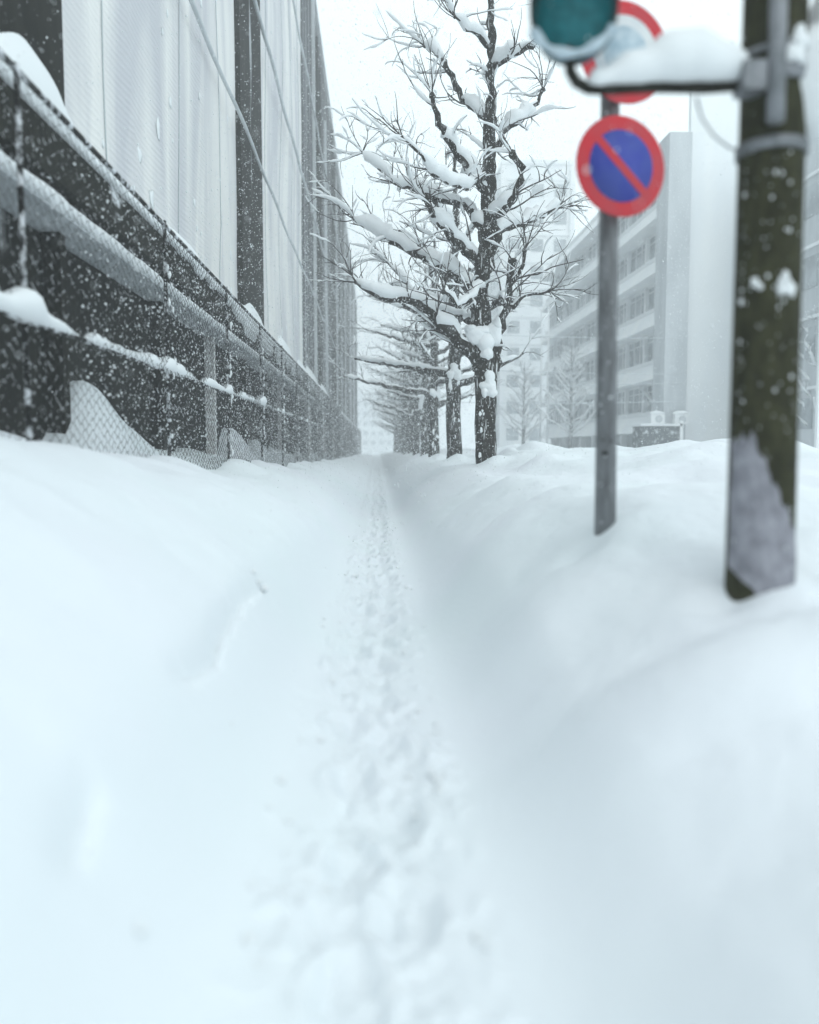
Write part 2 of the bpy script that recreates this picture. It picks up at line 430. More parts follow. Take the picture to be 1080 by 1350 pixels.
# ------------------------------------------------------------------ big building on the fence side
def wall_building():
    root = thing('warehouse_building', 'tall pale sheeted building with dark upright bays behind the chain-link fence', 'building', loc=(WX, 0, 0))
    L0 = (WX, 0, 0)
    TOP = EYE + 24.5
    END = 150
    PB = EYE + 3.16                              # foot of the pale sheeting / top of the dark beam
    b = MB(); b.box((WX - 14, -4, -1), (WX - .45, END, TOP)); b.build('wall_core', M['recess'], root, False, L0)
    for (y0, y1) in ((7.7, 9.25), (21.1, 24.9)):
        b = MB(); b.box((WX - .44, y0 + .002, PB - .1), (WX + .12, y1 - .002, TOP - .3)); b.build('dark_bay', M['recess'], root, False, L0)
    # pale sheeting in bays, billowing a little between its ties
    for (y0, y1) in ((-4, 7.7), (9.25, 21.1), (24.9, 39.4)):
        b = MB()
        ny, nz = max(12, int((y1 - y0) / .16)), 150
        yy = np.linspace(y0, y1, ny); zz = np.linspace(PB - .1, TOP, nz)
        Yg, Zg = np.meshgrid(yy, zz)
        u = (Yg - y0) / (y1 - y0)
        bil = .14 * np.sin(np.pi * np.clip(u * 1.0, 0, 1)) * (.6 + .4 * np.sin(Zg * .55 + y0)) + .09 * fbm(Yg * .35, Zg * .12, 3)
        fold = .05 * np.abs(np.sin((Yg * .62 + .16 * Zg + .5 * np.sin(Zg * .25)) * math.pi)) ** .5
        Xg = WX + bil - fold * sstep((7 - np.abs(Yg - (y0 + y1) / 2)) / 3)
        V = np.stack([Xg, Yg, Zg], -1).reshape(-1, 3)
        i = np.arange(nz - 1)[:, None] * ny; k = np.arange(ny - 1)[None, :]
        b.add(V, np.stack([i + k, i + k + 1, i + ny + k + 1, i + ny + k], -1).reshape(-1, 4))
        # return at the far end of the bay
        for e in (ny - 1,):
            Pv = V.reshape(nz, ny, 3)[:, e]
            W = Pv.copy(); W[:, 0] = WX - .44
            b.add(np.vstack([Pv, W]), [(j, j + 1, nz + j + 1, nz + j) for j in range(nz - 1)])
        b.build('sheeting_panel', M['panel'], root, True, L0)
        for q in np.arange(y0 + 1.9, y1 - 1, 3.7):
            j = int((q - y0) / (y1 - y0) * (ny - 1)); Pv = V.reshape(nz, ny, 3)[:, j][::3].copy(); Pv[:, 0] += .012; Pv[:, 1] += .04 * np.sin(Pv[:, 2] * .9 + q)
            sm = MB(); sm.tube(Pv, .011, 5); sm.build('seam_rope', M['concrete_grey'], root, True, L0)
        sm = MB()
        for q in range(int((y1 - y0) * 5)):
            j = int(rnd.random() * (ny - 1)); i2 = int((rnd.random() ** 2.2) * (nz - 1) * .6); pv = V.reshape(nz, ny, 3)[i2, j]; e = .02 + .07 * rnd.random() ** 2
            sm.blob((pv[0] + .004, pv[1], pv[2]), (.018, e * 1.3, e * (1 + rnd.random())), seed=q, n=8, m=6, amp=.4)
        sm.build('stuck_snow', M['snow'], root, True, L0)['kind'] = 'stuff'
    # the dark farther part with pale upright ribs
    b = MB(); b.box((WX - .44, 39.4, PB - .1), (WX - .05, END - .01, TOP - .05)); b.build('dark_cladding', M['far_dark'], root, False, L0)
    y = 47.0; k = 0
    while y < END - 2:
        w = .34 if k % 3 == 0 else .2
        b = MB(); b.box((WX - .1, y, PB), (WX + .10, y + w, TOP - .1 - (k % 4) * .9)); b.build('rib', M['steel_dark'] if k % 3 else M['concrete_grey'], root, False, L0)
        y += (2.2, 1.5, 4.2, 6.5)[k % 4] * (1 + y / 150); k += 1
    # pale edge trims beside the recesses
    for y in (9.1, 24.75):
        b = MB(); b.tube([(WX - .02, y, PB), (WX - .02, y, TOP)], .09, 8); b.build('downpipe', M['concrete'], root, True, L0)
    # parapet
    b = MB(); b.box((WX - .3, -4, TOP + .003), (WX + .12, END, TOP + .4)); b.build('parapet', M['concrete'], root, False, L0)
    # storey lines: snow-dusted rails at two heights
    for h, r_ in ((2.33, .045), (3.55, .055), (5.2, .05)):
        zz = EYE + h * 3.25
        pts = [(WX + .28 + .02 * math.sin(yy), yy, zz + .05 * math.sin(yy * .35)) for yy in np.linspace(-4, END, 120)]
        b = MB(); b.tube(pts, r_, 6); b.build('cable_rail', M['concrete_grey'], root, True, L0)
    # dark beam and snow-laden shelf beneath it
    b = MB(); b.box((WX - .43, -4, EYE + 2.66), (WX + .22, END, EYE + 3.16)); b.build('beam', M['steel_dark'], root, False, L0)
    b = MB(); b.box((WX - .43, -4, EYE + 2.34), (WX + .235, END, EYE + 2.42)); b.build('shelf', M['concrete_grey'], root, False, L0)
    b = MB(); b.box((WX - .435, -4, -1), (WX - .25, END, EYE + 2.33)); b.build('lower_wall', M['recess'], root, False, L0)
    # uprights in the lower storey
    for i, y in enumerate(np.arange(5.2, 140, 4.3)):
        b = MB(); b.box((WX - .24, y - .09, 0), (WX - .04, y + .09, EYE + 2.33)); b.build('pier', M['steel_dark'] if i % 3 else M['panel'], root, False, L0)
    # snow on the shelf (a draped strip) and heaped on the beam
    def strip(name, z0, x0, x1, hfun, drapef, step=.10):
        b = MB(); yy = np.concatenate([np.arange(-4, 60, step), np.arange(60, END, step * 6)])
        hh = hfun(yy); dr = drapef(yy)
        cols = [(x0, z0 + hh * 1.0), (x0 + (x1 - x0) * .35, z0 + hh * .92), (x0 + (x1 - x0) * .7, z0 + hh * .7), (x1 - .0, z0 + hh * .42), (x1 + .06, z0 + hh * .1), (x1 + .045, z0 - dr * .6), (x1 + .01, z0 - dr), (x1 - .03, z0 - dr)]
        V = np.stack([np.stack([np.full_like(yy, cx) + .02 * vnoise(yy * 3, yy * 0 + j), yy, cz], -1) for j, (cx, cz) in enumerate(cols)], 1)
        m = len(cols); i = np.arange(len(yy) - 1)[:, None] * m; k = np.arange(m - 1)[None, :]
        b.add(V.reshape(-1, 3), np.stack([i + k, i + k + 1, i + m + k + 1, i + m + k], -1).reshape(-1, 4))
        b.build(name, M['snow'], root, True, L0)
    strip('shelf_snow', EYE + 2.425, WX - .25, WX + .24, lambda y: .20 + .06 * fbm(y * 1.3, y * 0 + 2, 3), lambda y: .06 + .07 * np.maximum(0, fbm(y * 2.2, y * 0 + 7, 3)))
    def hb(y):
        h = .24 + .36 * np.maximum(0, fbm(y * .55, y * 0 + 11, 3))
        for c, s_, a in ((8.3, .8, .85), (6.3, .8, .35), (14.5, 1.2, .4), (22.5, 1.5, .75), (30, 1.5, .7), (37, 1.5, .6), (43, 3, .8), (52, 3, .8)):
            h = h + a * np.exp(-((y - c) / s_) ** 2)
        return h
    strip('beam_snow', EYE + 3.165, WX - .40, WX + .24, hb, lambda y: .03 + sstep((y - 12) / 6) * .42 * sstep(.62 + 1.6 * fbm(y * .8, y * 0 + 31, 3)))
wall_building()

# ------------------------------------------------------------------ chain-link fence
def fence():
    root = thing('chain_link_fence', 'tall dark chain-link fence plastered with snow along the left bank', 'fence', loc=(FX, 0, 0))
    L0 = (FX, 0, 0)
    b = MB()
    p, hgt = .2, .055
    z0, z1 = .35, 4.38
    def rows(ya, yb, per, pitch, r_, z0, z1):
        npd = int((yb - ya) / per)
        base = np.array([(0.0, -1), (.18, -1), (.5, 1), (.68, 1)])
        ks = np.arange(npd)[:, None]
        yy = (ya + (ks + base[None, :, 0]) * per).ravel(); s_ = np.tile(base[:, 1], npd)
        nr = int((z1 - z0) / pitch)
        for i in range(nr):
            zz = z0 + i * pitch + (s_ if i % 2 else -s_) * pitch * .46
            sag = .015 * np.sin(yy * .73 + i * .01)
            P = np.stack([FX + sag + (.003 if i % 2 else -.003), yy, zz], -1)
            b.tube(P, r_, 3, cap=False)
    rows(2.6, 10, .2, .052, .0027, .9, z1)
    rows(10, 34, .2, .052, .004, .5, z1)
    rows(34, 62, .4, .104, .007, .3, z1)
    rows(62, 140, 1.2, .2, .012, .2, z1)
    b.build('wire_mesh', M['wire'], root, True, L0)
    for i, y in enumerate(np.arange(2.2, 140, 4.3)):
        m = MB(); m.tube([(FX - .05, y, -.3), (FX - .05, y, z1 + .05)], .024, 8); m.build('post', M['rail'], root, True, L0)
    for h in (EYE + .97, z1):
        m = MB(); m.tube([(FX - .05, yy, h) for yy in np.linspace(2.2, 140, 40)], .025, 8); m.build('rail', M['rail'], root, True, L0)
    # snow caught on the middle rail
    m = MB(); yy = np.arange(2.4, 70, .12)
    rr = np.clip(.045 + .09 * fbm(yy * 1.2, yy * 0 + 5, 3), .012, .2) * np.clip(1.3 - yy / 60, .4, 1)
    for c in (6.5, 10.8, 15.1, 19.4, 23.7): rr = rr + .06 * np.exp(-((yy - c) / .25) ** 2)
    m.tube(np.stack([np.full_like(yy, FX - .05), yy, EYE + .97 + rr * .7], -1), rr, 8)
    m.build('rail_snow', M['snow'], root, True, L0)
    # snow knobs caught in the mesh round the posts
    m = MB()
    for y in np.arange(10.8, 50, 4.3):
        for k in range(30):
            if rnd.random() < .45: continue
            z = .9 + k * .1 + rnd.random() * .07; s_ = .5 + rnd.random()
            m.blob((FX + .01, y + rnd.gauss(0, .07), z), (.02 * s_, .035 * s_, .022 * s_ + rnd.random() * .04), seed=k, n=6, m=4)
    for k in range(3200):
        y = 7.5 + 34 * rnd.random() ** 1.1; z = .9 + rnd.random() * 3.2
        s_ = .6 + .7 * rnd.random()
        m.blob((FX + .005, y, z), (.010 * s_, .020 * s_, .012 * s_), seed=k % 7, n=5, m=3)
    m.build('caught_snow', M['snow'], root, True, L0)['kind'] = 'stuff'
fence()

# ------------------------------------------------------------------ trees
def densify(pts, step, jit, rs):
    P = [np.array(p, float) for p in pts]; out = [P[0]]
    for a, b_ in zip(P[:-1], P[1:]):
        n = max(1, int(np.linalg.norm(b_ - a) / step))
        for i in range(1, n + 1):
            q = a * (1 - i / n) + b_ * i / n
            if not (i == n and b_ is P[-1]): q = q + rs.randn(3) * jit
            out.append(q)
    return np.array(out)

class Tree:
    def __init__(s, seed):
        s.rs = np.random.RandomState(seed); s.wood = MB(); s.twigs = MB(); s.snow = MB()
    def snow_on(s, P, rad, amount, step_gap=.3):
        # snow lies on the upper side wherever the limb is not too steep
        T = np.gradient(P, axis=0); T /= np.linalg.norm(T, axis=1, keepdims=True) + 1e-9
        flat = 1 - np.abs(T[:, 2])
        n = len(P)
        ph = s.rs.rand() * 50
        ar = np.arange(n) * 1.0
        t = np.clip(.62 + .9 * (vnoise(ar * .35 + ph, ar * 0 + ph)) , 0, 1.1) * sstep(flat / .30)
        h = amount * t
        i = 0
        while i < n:
            if h[i] < amount * .15: i += 1; continue
            j = i
            while j < n and h[j] >= amount * .15: j += 1
            if j - i >= 4:
                seg = P[i:j].copy(); hh = h[i:j].copy(); hh = np.minimum(hh, .17); hh[0] *= .3; hh[-1] *= .3
                if j - i >= 6: hh[1] *= .7; hh[-2] *= .7
                seg[:, 2] += rad[i:j] * .6 + hh * .55
                s.snow.tube(seg, np.maximum(hh, rad[i:j] * .55) * (1 + .15 * s.rs.randn(len(hh))), 8, squash=.9)
            i = j
    def limb(s, pts, r0, r1, snow=.09, side=1.0, jit=.03, sides=8):
        P = densify(pts, .14, jit * .8, s.rs)
        rad = 1.15 * np.linspace(r0, r1, len(P)) * (1 + .13 * s.rs.randn(len(P)))
        s.wood.tube(P, rad, sides)
        if snow: s.snow_on(P, rad, snow * (.85 + .45 * min(1, max(0, (P[-1][2] - 5.5) / 2))))
        # side shoots
        L = len(P) * .14
        n = int(L * 3.3 * side)
        for _ in range(n):
            i = int((.1 + .9 * s.rs.rand()) * (len(P) - 1))
            d = P[min(i + 1, len(P) - 1)] - P[max(i - 1, 0)]; d /= np.linalg.norm(d) + 1e-9
            v = d * .9 + s.rs.randn(3) * .6; v[2] = v[2] * .5 + .12; v /= np.linalg.norm(v)
            s.shoot(P[i], v, .35 + 1.1 * s.rs.rand() ** 1.5, min(.022, rad[i] * .4))
        # a pruning knuckle with a brush of shoots at the tip
        s.wood.blob(P[-1], (r1 * 1.8,) * 3, seed=int(s.rs.rand() * 99), n=7, m=5)
        for _ in range(int(6 * side)):
            v = (P[-1] - P[-3]); v /= np.linalg.norm(v) + 1e-9
            v = v + s.rs.randn(3) * .55; v[2] += .15; v /= np.linalg.norm(v)
            s.shoot(P[-1], v, .6 + .8 * s.rs.rand(), .014)
        return P
    def shoot(s, p, v, L, r, lev=0):
        n = 9; P = [np.array(p)]; bend = s.rs.randn(3) * .07; d = np.array(v)
        for i in range(n):
            d = d + bend + s.rs.randn(3) * .10 + np.array([0, 0, .04 if lev == 0 else 0]); d /= np.linalg.norm(d)
            P.append(P[-1] + d * L / n)
        P = np.array(P)
        s.twigs.tube(P, np.linspace(r, r * .28, n + 1), 4, cap=False)
        hi = min(1, max(0, (P[0][2] - 5.5) / 2))
        if s.rs.rand() < .45 + .15 * hi: s.snow_on(P, np.linspace(r, r * .4, n + 1), (0.045 if lev == 0 else .026) * (1 + .15 * hi))
        if lev < 1:
            for k in range(3):
                i = s.rs.randint(1, n)
                w = d + s.rs.randn(3) * .5; w /= np.linalg.norm(w)
                s.shoot(P[i], w, L * (.35 + .3 * s.rs.rand()), r * .55, lev + 1)
    def finish(s, name, label, cat, group, loc, base):
        root = thing(name, label, cat, group, loc)
        s.wood.build('trunk', M['bark'], root, True, base)
        s.twigs.build('crown', M['twig'], root, True, base)
        s.snow.build('snow_load', M['snow'], root, True, base)['kind'] = 'stuff'
        return root

GT = 'pruned street trees in a row beside the snow bank'
def first_tree():
    t = Tree(3); Y = 17.7
    A = lambda px, py, d=0: tuple(at(px, py, Y + d))
    base = (TREE_X, Y, 0)
    # trunk
    P = densify([A(641, 680), A(641, 612), A(640, 560), A(641, 515), A(641, 480)], .2, .008, t.rs)
    t.wood.tube(P, np.interp(np.linspace(0, 1, len(P)), [0, .3, .8, 1], [.245, .225, .225, .25]), 16)
    t.limb([A(633, 486), A(624, 466), A(606, 452, -.2), A(582, 428, -.4), A(564, 410, -.5), A(538, 395, -.7), A(499, 390, -.8), A(470, 372, -.8)], .14, .03, .23)
    t.limb([A(641, 486), A(634, 455), A(633, 420, .1), A(634, 378), A(640, 340), A(647, 310)], .20, .15, .05, .25)
    t.limb([A(647, 310), A(644, 258), A(645, 190), A(648, 120), A(647, 60), A(647, -30)], .14, .05, .05, .6)
    t.limb([A(650, 486), A(655, 452, .1), A(660, 430, .2), A(670, 408, .3), A(671, 378, .3), A(676, 345, .2)], .13, .05, .06, .8)
    t.limb([A(671, 404, .3), A(692, 390, .4), A(712, 388, .4), A(724, 384, .4)], .05, .02, .07)
    t.limb([A(634, 395), A(624, 384), A(600, 363, .3), A(564, 342, .6), A(517, 318, .9), A(467, 289, 1.1)], .12, .025, .28)
    t.limb([A(636, 352), A(627, 339), A(600, 318, -.3), A(582, 298, -.5), A(562, 262, -.7)], .10, .05, .21)
    t.limb([A(647, 308), A(630, 296), A(618, 272, .2), A(558, 255, .4), A(514, 237, .5), A(478, 201, .6)], .09, .02, .23)
    t.limb([A(644, 262), A(606, 207, -.4), A(582, 172, -.6), A(570, 127, -.7)], .09, .04, .23)
    t.limb([A(646, 290), A(668, 272, -.5), A(689, 237, -.7), A(691, 222, -.7), A(676, 204, -.7)], .08, .05, .17)
    t.limb([A(647, 308), A(672, 300, .4), A(704, 290, .8), A(738, 270, 1.2)], .08, .03, .24)
    t.limb([A(645, 200), A(668, 170, .3), A(700, 150, .6), A(716, 118, .7)], .07, .03, .23)
    t.limb([A(646, 160), A(610, 130, .6), A(585, 80, 1.0), A(560, 60, 1.2)], .07, .03, .23)
    t.limb([A(648, 90), A(675, 72, -.5), A(705, 60, -.8), A(728, 30, -.9)], .06, .02, .23)
    t.limb([A(647, 62), A(625, 42, -.4), A(600, 22, -.7)], .05, .02, .17)
    t.limb([A(640, 230), A(615, 250, -.9), A(575, 230, -1.5), A(530, 180, -1.9)], .06, .02, .14)
    t.limb([A(640, 375), A(610, 400, -.8), A(585, 385, -1.2)], .06, .03, .17)
    t.limb([A(652, 400), A(668, 385, -.7), A(690, 352, -1.0), A(692, 330, -1)], .06, .03, .10)
    t.limb([A(641, 430), A(610, 420, 1.2), A(560, 400, 2.2), A(515, 350, 2.6)], .08, .02, .21)
    # snow wedged in the fork and on the trunk scar
    for k, (px, py, w, h) in enumerate(((628, 442, 26, 22), (640, 452, 26, 28), (651, 440, 18, 26), (641, 466, 18, 20), (620, 434, 14, 12), (655, 428, 10, 16), (636, 436, 22, 12))):
        t.snow.blob(A(px, py, -.14), (w / 62 / 2 * 1.05, .16, h / 62 / 2 * 1.1), seed=k + 4, amp=.16)
    for k, (px, py, w, h) in enumerate(((646, 498, 15, 20), (643, 510, 18, 20), (649, 516, 14, 14), (639, 517, 9, 12))):
        t.snow.blob(A(px, py, -.20), (w / 62 / 2, .09, h / 62 / 2 * 1.1), seed=k + 14, amp=.2)
    for k in range(5):
        p = A(630 + 24 * rnd.random(), 530 + 75 * rnd.random(), -.215); q = .015 + .03 * rnd.random()
        t.snow.blob(p, (q, .02, q * (1.2 + rnd.random())), seed=k, amp=.3)
    return t.finish('street_tree', 'nearest pruned tree, thick forked dark trunk with snow wedged in its fork', 'tree', GT, base, base)

def row_tree(seed):
    t = Tree(seed); rs = t.rs
    P = densify([(0, 0, -.3), (.02, 0, 1.2), (-.02, .02, 2.4), (0, 0, 3.4)], .25, .01, rs)
    t.wood.tube(P, np.interp(np.linspace(0, 1, len(P)), [0, .3, 1], [.26, .235, .215]), 12)
    t.limb([(0, 0, 3.3), (.05, 0, 4.6), (-.02, .05, 6.2), (.05, 0, 7.8), (0, 0, 9.6)], .17, .04, .05, .5)
    n = 13
    for k in range(n):
        a = k * 2.4 + rs.rand() * .6
        z = 2.9 + 5.2 * (k / n)
        L = (2.7 - 1.2 * k / n) * (.75 + .5 * rs.rand())
        dx, dy = math.cos(a), math.sin(a)
        if dx < 0: L *= 1.15
        rise = .35 + .5 * rs.rand()
        t.limb([(0, 0, z), (dx * L * .3, dy * L * .3, z + rise * .4), (dx * L * .65, dy * L * .65, z + rise * .9), (dx * L, dy * L, z + rise * 1.5)], .095 * (1.2 - .5 * k / n), .025, .13, .45)
    for k in range(5):
        t.snow.blob((-.05 + .09 * rs.randn(), -.18, 3.3 + .12 * rs.randn()), (.12, .09, .15), seed=seed + k, amp=.2)
    for k in range(9):                              # snow blown onto the trunk
        q = .015 + .04 * rs.rand(); xx = .17 * (2 * rs.rand() - 1)
        t.snow.blob((xx, -math.sqrt(.235 ** 2 - xx * xx) + .005, .9 + rs.rand() * 2.3), (q, .02, q * (1 + 2 * rs.rand())), seed=k, amp=.3)
    return t.finish('street_tree', 'x', 'tree', GT, (0, 0, 0), (0, 0, 0))

first_tree()
ORD = ['second', 'third', 'fourth', 'fifth', 'sixth', 'seventh', 'eighth', 'ninth', 'tenth', 'eleventh', 'twelfth']
variants = [row_tree(21), row_tree(42), row_tree(77)]
for i, y in enumerate(TREES_Y[1:]):
    o = variants[i] if i < 3 else copy_tree(variants[i % 3])
    o.location = (TREE_X + (.03, -.06, .05, 0)[i % 4], y, .55 if y < 60 else .35)
    o.rotation_euler.z = (0.0, .5, -.4, 2.3, 1.2, 4.0, 3.1, 5.0, .9, 2.8, 4.4)[i]
    s_ = (1.0, .95, 1.0, .93, 1.02, .97, 1.0, .95, .98, 1, .96)[i]
    o.scale = (s_, s_, s_)
    o['label'] = ('%s snowy tree of the pruned row, counted from the nearest forked one' % ORD[i]) if i < 10 else 'last faint tree of the pruned row, almost lost in the snowfall'

def cone_tree(seed, H):
    t = Tree(seed); rs = t.rs
    t.wood.tube(densify([(0, 0, -.5), (0, 0, H * .5), (.05, 0, H)], .4, .015, rs), np.linspace(.17, .03, len(densify([(0, 0, -.5), (0, 0, H * .5), (.05, 0, H)], .4, 0, rs))), 8)
    n = 34
    for k in range(n):
        a = k * 2.4; z = H * (.16 + .8 * k / n); L = H * .30 * (1 - k / n * .85) * (.7 + .5 * rs.rand())
        dx, dy = math.cos(a), math.sin(a)
        Pn = densify([(0, 0, z), (dx * L * .5, dy * L * .5, z + L * .35), (dx * L, dy * L, z + L * .85)], .25, .03, rs)
        rad = np.linspace(.045, .012, len(Pn))
        t.wood.tube(Pn, rad, 5); Q = Pn.copy(); Q[:, 2] += .05
        t.snow.tube(Q, .06 * (1 + .4 * rs.rand(len(Q))), 5)
        for _ in range(4):
            i = rs.randint(1, len(Pn)); v = np.array([dx, dy, .7]) + rs.randn(3) * .6; v /= np.linalg.norm(v)
            t.shoot(Pn[i], v, .5 + .4 * rs.rand(), .015)
    root = thing('young_tree', 'x', 'tree', 'slim snow-laden trees across the street')
    t.wood.build('trunk', M['farbark'], root); t.twigs.build('crown', M['farbark'], root); t.snow.build('snow_load', M['snow'], root)['kind'] = 'stuff'
    return root
c0 = cone_tree(5, 7.6)
spots = [(c0, 752, 58, 1.0, 'slim conical snow-laden tree in front of the banded office block'),
         (None, 690, 68, 1.0, 'faint slim tree before the pale tower, beside the nearest street tree'),
         (None, 1079, 40, .95, 'snow-laden slim tree at the edge of the photo past the utility pole')]
for o, px, Y, s_, lab in spots:
    if o is None: o = copy_tree(c0)
    p = at(px, 600, Y); o.location = (p.x, Y, float(ground_z(p.x, Y)) - .2); o.scale = (s_,) * 3; o.rotation_euler.z = px
    o['label'] = lab

# ------------------------------------------------------------------ buildings across the street
def banded_office():
    X0, Y0, Y1 = 18.0, 49.0, 88.0
    root = thing('office_block', 'pale office block with white floor bands and grey ribbon windows across the street', 'building', loc=(X0, Y0, 0))
    L0 = (X0, Y0, 0)
    b = MB(); b.box((X0 + .6, Y0 + .3, -1), (X0 + 16, Y1, EYE + 17.4)); b.build('wall', M['concrete'], root, False, L0)
    hs = [1.7, 5.0, 8.3, 11.5, 14.8, 18.0]
    for i, h in enumerate(hs):
        b = MB(); ya, yb, za, zb_ = Y0 + 1.61, Y1 + .1, EYE + h - .75, EYE + h + .35
        b.add([(X0 - .85, ya, za), (X0 + .65, ya, za), (X0 + .65, yb, za), (X0 - .85, yb, za), (X0 - .25, ya, zb_), (X0 + .65, ya, zb_), (X0 + .65, yb, zb_), (X0 - .25, yb, zb_)],
              [(0, 3, 2, 1), (4, 5, 6, 7), (0, 1, 5, 4), (1, 2, 6, 5), (2, 3, 7, 6), (3, 0, 4, 7)])
        b.build('floor_band', M['pale'], root, False, L0)  # front faces slanted upward so the bands catch more sky light
        b = MB(); b.box((X0 - .28, Y0 + 1.65, EYE + h + .355), (X0 + .3, Y1, EYE + h + .60)); b.build('band_snow', M['snow'], root, False, L0)
        if i < len(hs) - 1:
            zb, zt = EYE + h + .63, EYE + hs[i + 1] - .76
            y = Y0 + 3.4
            while y < Y1 - 1:
                f = MB()
                for (a, c_) in (((X0 + .12, y, zb), (X0 + .56, y + .30, zt)), ((X0 + .3, y + .3, zb), (X0 + .5, y + 4.1, zb + .12)), ((X0 + .3, y + .3, zt - .12), (X0 + .5, y + 4.1, zt)),
                                ((X0 + .32, y + 1.55, zb + .12), (X0 + .48, y + 1.63, zt - .12)), ((X0 + .32, y + 2.85, zb + .12), (X0 + .48, y + 2.93, zt - .12)), ((X0 + .33, y + .3, zb + 1.35), (X0 + .47, y + 4.1, zb + 1.41))):
                    f.box(a, c_)
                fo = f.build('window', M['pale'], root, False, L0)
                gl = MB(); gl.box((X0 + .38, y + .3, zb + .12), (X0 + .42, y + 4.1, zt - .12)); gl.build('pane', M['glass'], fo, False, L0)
                y += 4.1
    # ground floor columns
    y = Y0 + 3.4
    while y < Y1:
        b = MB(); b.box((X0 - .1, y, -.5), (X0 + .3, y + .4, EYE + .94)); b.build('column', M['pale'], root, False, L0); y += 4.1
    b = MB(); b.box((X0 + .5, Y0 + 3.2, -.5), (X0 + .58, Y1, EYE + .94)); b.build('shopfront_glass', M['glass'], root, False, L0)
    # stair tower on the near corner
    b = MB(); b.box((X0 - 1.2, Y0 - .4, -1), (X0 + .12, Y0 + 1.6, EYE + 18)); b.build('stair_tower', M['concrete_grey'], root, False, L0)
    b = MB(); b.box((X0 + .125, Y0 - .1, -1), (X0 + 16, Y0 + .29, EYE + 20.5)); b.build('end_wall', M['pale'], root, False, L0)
    b = MB(); b.box((X0 + .2, Y0 + 3.2, EYE + 18.7), (X0 + 16, Y1, EYE + 19.2)); b.build('roof', M['snow'], root, False, L0)
    # diagonal stair string behind the first-floor glass
    b = MB(); b.tube([(X0 + .2, Y0 + 4.2, EYE + 2.4), (X0 + .2, Y0 + 8.5, EYE + 4.2)], .13, 6); b.build('stair_string', M['pale'], root, False, L0)
    # air-conditioning boxes on the canopy
    for px in (858, 888):
        p = at(px, 555, 50)
        u = thing('air_conditioner', 'snow-capped air-conditioning box above the brick annex, %s' % ('nearer the stair tower' if px == 888 else 'farther from the stair tower'), 'air conditioner', 'air-conditioning boxes on the annex', loc=(p.x - .3, 48.0, EYE + 1.36))
        q = MB(); q.box((-.4, -.2, 0), (.4, .2, .55)); q.build('casing', M['pale'], u, False)
        q = MB(); q.lathe([(.02, -.215), (.2, -.215), (.22, -.205)], (.05, 0, .28), 'y', 16); q.build('fan_grille', M['concrete_grey'], u)
        q = MB(); q.blob((0, 0, .6), (.46, .26, .16), seed=px, amp=.1); q.build('snow_cap', M['snow'], u)
banded_office()

def annex():
    root = thing('brick_annex', 'low dark brick annex with snowy roof at the foot of the office block', 'building', loc=(15, 46.5, 0))
    b = MB(); b.box((-.1, 0, -1), (2.0, 1.8, EYE + 1.2)); b.build('wall', M['brick'], root, False)
    b = MB(); b.box((-.2, -.1, EYE + 1.203), (2.15, 1.9, EYE + 1.34)); b.build('roof_snow', M['snow'], root, False)
    b = MB(); b.box((2.02, -.1, -1), (2.2, .1, EYE + 1.5)); b.build('corner_post', M['pale'], root, False)
annex()

def tower(name, label, x0, x1, y0, y1, h, fl, mw, seed):
    root = thing(name, label, 'building', loc=(x0, y0, 0))
    b = MB(); b.box((0, 0, -1), (x1 - x0, y1 - y0, h)); b.build('wall', mw, root, False)
    rs = random.Random(seed)
    w = x1 - x0
    n = max(2, int(w / 2.6)); z = 2.5
    while z < h - 2:
        for k in range(n):
            cx = (k + .5) * w / n
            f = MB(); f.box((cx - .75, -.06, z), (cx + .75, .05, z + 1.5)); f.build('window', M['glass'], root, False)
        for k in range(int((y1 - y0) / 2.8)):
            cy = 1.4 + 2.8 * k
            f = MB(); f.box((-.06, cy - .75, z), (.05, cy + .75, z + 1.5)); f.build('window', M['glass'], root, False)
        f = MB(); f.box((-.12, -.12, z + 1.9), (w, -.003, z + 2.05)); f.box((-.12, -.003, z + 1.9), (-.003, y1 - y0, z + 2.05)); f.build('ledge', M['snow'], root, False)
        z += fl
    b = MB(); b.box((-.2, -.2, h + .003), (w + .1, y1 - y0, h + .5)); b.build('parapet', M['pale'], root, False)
    for xx in (0, w):
        b = MB(); b.box((xx - .3, -.35, -1), (xx + .3, -.13, h - .2)); b.build('pilaster', M['pale'], root, False)
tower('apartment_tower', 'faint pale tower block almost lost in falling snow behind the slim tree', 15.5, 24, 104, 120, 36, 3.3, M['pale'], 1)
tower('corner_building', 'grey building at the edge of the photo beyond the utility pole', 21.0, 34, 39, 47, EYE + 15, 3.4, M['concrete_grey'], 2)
tower('haze_fill_block', 'added pale block standing in for haze at the end of the street', -8, 22, 290, 305, 20, 3.3, M['pale'], 3)  # added block, widened to dim the bright sky gap down the street

